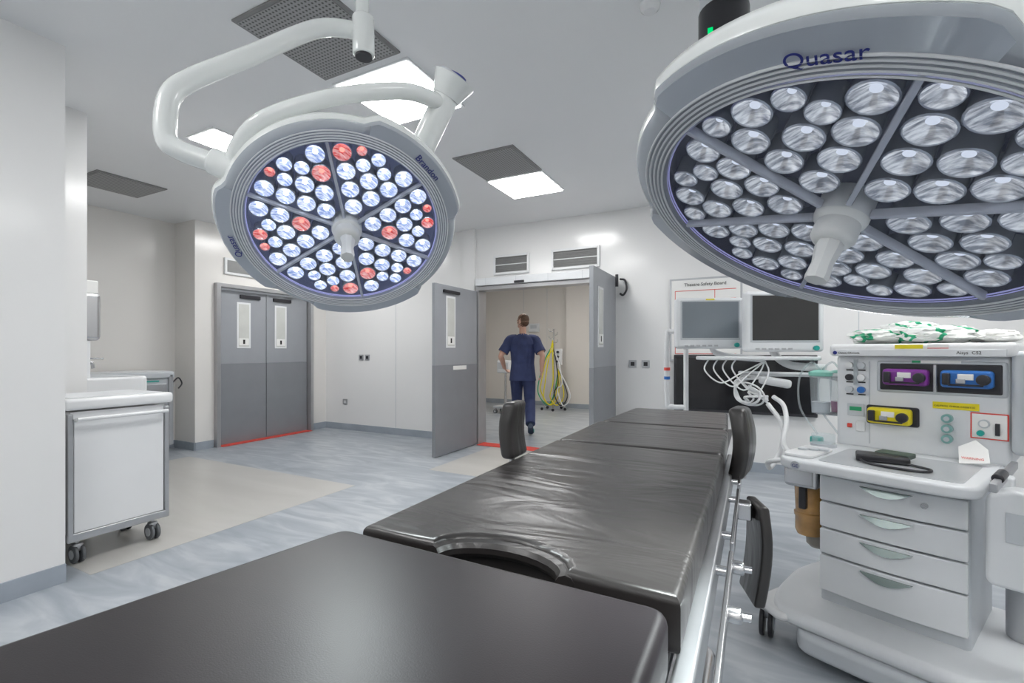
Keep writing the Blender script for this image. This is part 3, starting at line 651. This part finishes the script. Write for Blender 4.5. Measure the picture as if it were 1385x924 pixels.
for j,(x,y) in enumerate(((-.03,.60),(.03,.70))):
    z0=.94
    lathe(AM,'suction_canister_%d'%j,[(0,z0),(.042,z0),(.052,z0+.20)],M_clear,28,xf=Matrix.Translation((x,y,0)))
    lathe(AM,'canister_fluid_%d'%j,[(0,z0+.004),(.041,z0+.004),(.044,z0+.06),(0,z0+.06)],mat('fluid_%d'%j,(.55,.57,.62) if j==0 else (.45,.15,.30),.2,var=.1),24,xf=Matrix.Translation((x,y,0)))
    lathe(AM,'canister_lid_%d'%j,[(.045,z0+.195),(.057,z0+.20),(.057,z0+.218),(.03,z0+.228),(0,z0+.23)],mat('lid_%d'%j,(.25,.60,.50),.35,var=.05),28,xf=Matrix.Translation((x,y,0)))
    tube(AM,'canister_tube_%d'%j,[(x,y,z0+.225),(x-.03,y-.04,z0+.27),(x-.08,y-.06,z0+.19),(x-.07,y-.08,z0+.03),(x+.02,y-.1,z0-.10)],.005,M_clear)
box(AM,'canister_bracket',(.03,.70,.935),(.20,.10,.02),M_steel,.004)
tube(AM,'support_arm',[(.06,.66,1.12),(-.10,.62,1.14),(-.42,.52,1.13)],.012,M_white)
box(AM,'sliding_tray_arm',(-.18,.56,1.145),(.50,.035,.018),M_mach,.008,rot=(0,0,.25))
cyl(AM,'arm_hub',(.06,.66,1.02),(.06,.66,1.18),.022,M_mach2)
rr=random.Random(5)
for k in range(4):
    cx=-.37+.012*k; cy=.50; cz=1.07; pts=[(-.26,.50,1.12)]
    for j in range(7):
        a=math.radians(70+50*j)+k*.5; rad=.045+.012*k
        pts.append((cx+rad*1.25*math.cos(a),cy-.02*j+rr.uniform(-.02,.02),cz-.010*j+rad*math.sin(a)))
    pts.append((-.24,.46,1.02-.012*k))
    tube(AM,'breathing_circuit_%d'%k,pts,.005 if k%2 else .007,M_hose)
box(AM,'heat_moisture_filter',(-.22,.50,1.10),(.16,.05,.045),M_mach,.015,rot=(0,.15,.2))
tube(AM,'breathing_hose_a',[(-.06,.32,.74),(-.11,.34,.80),(-.12,.40,.90),(-.16,.46,.98),(-.22,.48,1.02)],.012,M_hose)
tube(AM,'breathing_hose_b',[(-.06,.22,.74),(-.12,.20,.72),(-.14,.26,.68),(-.13,.36,.76),(-.15,.42,.88),(-.24,.46,.98)],.012,M_hose)
def bag(nm,c,s,m,seed):
    bm=bmesh.new(); bmesh.ops.create_icosphere(bm,subdivisions=4,radius=1)
    for v in bm.verts:
        q=v.co*2.2+Vector((seed,0,0)); d=1+.22*noise.noise(q)+.14*noise.noise(q*2.3)+.12*abs(noise.noise(q*4.5))
        v.co=Vector((v.co.x*s[0]*d,v.co.y*s[1]*d,max(-.95,v.co.z*d)*s[2]))
    finish(AM,nm,bm,m,angle=40,xf=Matrix.Translation(Vector(c)))
def bagmat():
    m=mat('printed_bag',(.82,.84,.82),.25); nt=m.node_tree; p=nt.nodes['Principled BSDF']
    tc=nt.nodes.new('ShaderNodeTexCoord'); w=nt.nodes.new('ShaderNodeTexWave'); w.inputs['Scale'].default_value=4; w.inputs['Distortion'].default_value=14; w.inputs['Detail'].default_value=3; w.bands_direction='DIAGONAL'
    r=nt.nodes.new('ShaderNodeValToRGB'); r.color_ramp.elements[0].position=.08; r.color_ramp.elements[0].color=(.03,.40,.20,1); r.color_ramp.elements[1].position=.14; r.color_ramp.elements[1].color=(.84,.86,.84,1)
    nt.links.new(tc.outputs['Object'],w.inputs['Vector']); nt.links.new(w.outputs['Color'],r.inputs['Fac']); nt.links.new(r.outputs['Color'],p.inputs['Base Color']); return m
MB=bagmat()
bag('supply_bag_a',(.20,.72,1.345),(.13,.11,.040),MB,1.3); bag('supply_bag_b',(.42,.70,1.345),(.15,.12,.045),MB,4.1); bag('supply_bag_c',(.31,.76,1.37),(.13,.10,.045),MB,8.7)
bag('supply_bag_d',(.60,.74,1.335),(.09,.10,.030),M_paper,2.2)

# ------------------------------------------------------------------ patient monitors
def monitor(loc,rz,w,h,scr,nm='patient_monitor'):
    R=Root(nm,loc,rz)
    box(R,'casing',(0,0,0),(w,.07,h),M_mach,.02); box(R,'rear_hump',(0,.06,0),(w*.7,.08,h*.7),M_mach2,.025)
    box(R,'bezel',(0,-.034,.018),(w-.05,.006,h-.07),M_mach2,.004)
    box(R,'screen',(0,-.0375,.02),(w-.07,.004,h-.09),scr,.002)
    for k in range(6): box(R,'key_%d'%k,(-w*.35+k*.035,-.036,-h/2+.018),(.022,.004,.010),M_alu,.001)
    cyl(R,'control_knob',(w*.38,-.034,-h/2+.022),(w*.38,-.055,-h/2+.022),.014,M_teal,bev=.003)
    box(R,'alarm_lamp',(0,-.036,h/2-.012),(.05,.004,.008),M_yellow,.001)
    return R
R=monitor((-.25,3.13,1.44),math.radians(22),.40,.31,M_screen2)
tube(R,'mounting_arm',[(0,.08,0),(.05,.12,-.10),(.10,.10,-.19),(.34,.03,-.22)],.02,M_white)
R=monitor((.14,3.06,1.435),math.radians(22),.42,.34,M_screen)
tube(R,'mounting_arm',[(0,.08,0),(0,.12,-.15),(.06,.06,-.24),(.20,-.06,-.26)],.022,M_white)
prism(R,'tray',rpoly([(-.45,-.08),(.18,-.08),(.18,.10),(-.45,.10)],.04),-.215,-.195,M_mach,.006)
for k in range(4): tube(R,'cable_%d'%k,[(-.40+.05*k,-.02,-.20),(-.44+.05*k,-.06,-.27),(-.36+.06*k,-.08,-.34-.02*k),(-.25+.05*k,-.06,-.29),(-.1,-.02,-.22)],.004,M_hose)

DR=Root('drip_stand',(-.52,3.30,0))
tube(DR,'loop_handle',[(.12,0,1.40),(.03,0,1.40),(0,0,1.36),(0,0,.94),(.03,0,.90),(.12,0,.90)],.016,M_white)
tube(DR,'pole',[(.12,0,.06),(.12,0,1.42)],.016,M_white,smoothpath=False)
for j,m in enumerate((M_red,M_blue)): cyl(DR,'coloured_band_%d'%j,(0,0,1.14-.06*j),(0,0,1.16-.06*j),.020,m)
for k in range(4):
    a=k*math.pi/2+.4; tube(DR,'leg_%d'%k,[(.12,0,.09),(.12+.2*math.cos(a),.2*math.sin(a),.07)],.014,M_steel,smoothpath=False); cyl(DR,'wheel_%d'%k,(.12+.2*math.cos(a),.2*math.sin(a)-.012,.03),(.12+.2*math.cos(a),.2*math.sin(a)+.012,.03),.03,M_dark,seg=16)

# ------------------------------------------------------------------ person
def person():
    allbm=bmesh.new(); labs=[]
    def addsweep(label,pts,rad,ref=(1,0,0),n=5,seg=16):
        P=[Vector(p) for p in pts]; C=catmull(P,n); 
        if len(P)<3: C=P; n=1
        RR=[]
        for i in range(len(C)):
            t=i/n; k=min(int(t),len(P)-2); f=t-k
            if not isinstance(rad,list): a=b=rad
            else: a,b=rad[k],rad[k+1]
            a=a if isinstance(a,tuple) else (a,a); b=b if isinstance(b,tuple) else (b,b)
            RR.append((a[0]*(1-f)+b[0]*f,a[1]*(1-f)+b[1]*f))
        n0=len(allbm.verts); sweep_bm(allbm,C,RR,seg,ref=ref); labs.extend([label]*(len(allbm.verts)-n0))
    def ball(label,c,s,rot=(0,0,0),fn=None,sub=3):
        n0=len(allbm.verts); r=bmesh.ops.create_icosphere(allbm,subdivisions=sub,radius=1)
        mx=Matrix.Translation(Vector(c))@Euler(rot).to_matrix().to_4x4()@Matrix.Diagonal((*s,1))
        for v in r['verts']:
            if fn: v.co=fn(v.co.copy())
            v.co=mx@v.co
        labs.extend([label]*(len(allbm.verts)-n0))
    addsweep(1,[(0,.0,.81),(0,0,.93),(0,.0,1.08),(0,-.01,1.24),(0,-.015,1.38),(0,-.01,1.47),(0,0,1.53)],[(.212,.145),(.197,.135),(.180,.12),(.192,.125),(.212,.128),(.178,.10),(.075,.065)])
    addsweep(0,[(0,-.005,1.48),(0,.0,1.56),(0,.015,1.64)],[.060,.055,.055])
    for s,el,wr,hd in ((-1,(-.335,-.06,1.20),(-.295,.13,1.0),(-.26,.21,.95)),(1,(.305,-.11,1.20),(.295,-.05,.95),(.285,-.01,.86))):
        sh=Vector((s*.192,-.005,1.445)); el=Vector(el); wr=Vector(wr)
        mid=sh.lerp(el,.80)
        addsweep(1,[(s*.09,-.005,1.465),sh,sh.lerp(el,.4),mid],[.07,.078,.078,.084],ref=(0,1,0))
        addsweep(0,[sh,sh.lerp(el,.5),el,el.lerp(wr,.35),wr],[.05,.050,.041,.043,.027],ref=(0,1,0))
        d=(Vector(hd)-wr).normalized(); side=Vector((0,1,0)); side=(side-side.dot(d)*d).normalized(); nrm=d.cross(side)
        if nrm.x*s>0: nrm=-nrm
        addsweep(0,[wr,wr+d*.04,wr+d*.085],[(.026,.018),(.036,.016),(.040,.014)],ref=tuple(side))
        for k,(o,l) in enumerate(((.030,.072),(.010,.082),(-.010,.076),(-.029,.060))):
            b=wr+d*.078+side*o
            addsweep(0,[b,b+d*l*.45+nrm*.006,b+d*l*.78+nrm*.022,b+d*l*.92+nrm*.038],[.0095,.009,.0085,.007],ref=tuple(side),n=3,seg=8)
        b=wr+d*.03+side*.026
        addsweep(0,[b,b+d*.03+side*.022+nrm*.008,b+d*.06+side*.028+nrm*.014],[.012,.011,.009],ref=tuple(nrm),n=3,seg=8)
    for s,kn,an,toe in ((-1,(-.10,.20,.52),(-.09,.20,.10),(-.10,.34,.035)),(1,(.11,.06,.50),(.125,-.27,.17),(.13,-.20,.04))):
        hip=Vector((s*.095,0,.90)); kn=Vector(kn); an=Vector(an); toe=Vector(toe)
        addsweep(1,[hip+Vector((0,0,.04)),hip.lerp(kn,.35),kn,kn.lerp(an,.45),an],[(.10,.11),(.102,.107),(.085,.088),(.082,.083),(.074,.076)])
        heel=an+(Vector((0,-.05,-.05)) if s<0 else Vector((0,-.045,-.02)))
        addsweep(3,[heel,an.lerp(toe,.35)+Vector((0,0,-.02)),toe,toe+(toe-heel).normalized()*.05+Vector((0,0,.0 if s<0 else .02))],[(.036,.040),(.044,.042),(.048,.030),(.035,.022)])
    hc=Vector((0,.03,1.735)); yaw=math.radians(50)
    Rz=Matrix.Rotation(yaw,3,'Z')
    def H_(p): return hc+Rz@Vector(p)
    def skull(c):
        if c.z<0: k=1+.28*c.z; c.x*=k; c.y=c.y*(1+.10*c.z) if c.y>0 else c.y*(1+.45*c.z)
        if c.y>.55: c.y=.55+(c.y-.55)*.75
        return c
    ball(0,hc,(.077,.100,.120),(0,0,yaw),skull)
    ball(0,H_((0,.045,-.070)),(.048,.048,.042),(0,0,yaw))
    ball(0,H_((0,.098,-.018)),(.014,.022,.026),(0,0,yaw),sub=2)
    ball(0,H_((0,.086,-.060)),(.025,.012,.012),(0,0,yaw),sub=2)
    for s in (-1,1):
        ball(0,H_((s*.079,-.005,-.010)),(.010,.020,.032),(0,0,yaw+s*.3),sub=2)
        ball(0,H_((s*.032,.088,.012)),(.016,.008,.009),(0,0,yaw),sub=2)
    ball(2,H_((0,-.014,.028)),(.083,.098,.100),(0,0,yaw))
    ball(2,H_((0,-.032,-.012)),(.075,.076,.075),(0,0,yaw))
    kd=kdtree.KDTree(len(labs)); 
    allbm.verts.ensure_lookup_table()
    for i,v in enumerate(allbm.verts): kd.insert(v.co,i)
    kd.balance()
    me=bpy.data.meshes.new('body'); bmesh.ops.recalc_face_normals(allbm,faces=allbm.faces); allbm.to_mesh(me); allbm.free()
    o=bpy.data.objects.new('body',me); COL.objects.link(o)
    md=o.modifiers.new('r','REMESH'); md.mode='VOXEL'; md.voxel_size=.006
    sm=o.modifiers.new('s','SMOOTH'); sm.iterations=3; sm.factor=.5
    dg=bpy.context.evaluated_depsgraph_get(); ev=o.evaluated_get(dg); nm=bpy.data.meshes.new_from_object(ev)
    o.modifiers.clear(); o.data=nm; nm.materials.clear()
    for m in (M_skin,M_navy,M_hair,M_shoe): nm.materials.append(m)
    for p in nm.polygons:
        co,i,d=kd.find(p.center); p.material_index=labs[i]; p.use_smooth=True
    R=Root('person_in_scrubs',(-3.22,6.66,0),math.radians(24)); R.add(o)
    for s in (-1,1):
        q=H_((s*.032,.091,.012)); bm=bmesh.new(); bmesh.ops.create_icosphere(bm,subdivisions=2,radius=.008); finish(R,'eye',bm,M_paper,xf=Matrix.Translation(q))
        q=H_((s*.032,.0975,.012)); bm=bmesh.new(); bmesh.ops.create_icosphere(bm,subdivisions=2,radius=.004); finish(R,'iris',bm,M_hair,xf=Matrix.Translation(q))
    tube(R,'teal_sole_stripe',[(-.10-.045,.16,.03),(-.10-.05,.28,.03),(-.10-.03,.38,.03)],.006,M_teal); tube(R,'teal_sole_stripe',[(.175,-.29,.10),(.175,-.2,.04),(.16,-.14,.04)],.006,M_teal)
person()

# ------------------------------------------------------------------ camera / world
cam=bpy.data.cameras.new('camera'); co=bpy.data.objects.new('camera',cam); COL.objects.link(co)
co.location=(0,0,1.27); co.rotation_euler=(math.radians(90),0,math.radians(27.1))
cam.sensor_width=36; cam.lens=640/1385*36; cam.shift_y=13/1385; cam.clip_start=.02
scene.camera=co
w=bpy.data.worlds.new('world'); scene.world=w; w.use_nodes=True
w.node_tree.nodes['Background'].inputs[0].default_value=(.8,.85,.9,1); w.node_tree.nodes['Background'].inputs[1].default_value=.3
scene.view_settings.view_transform='Standard'
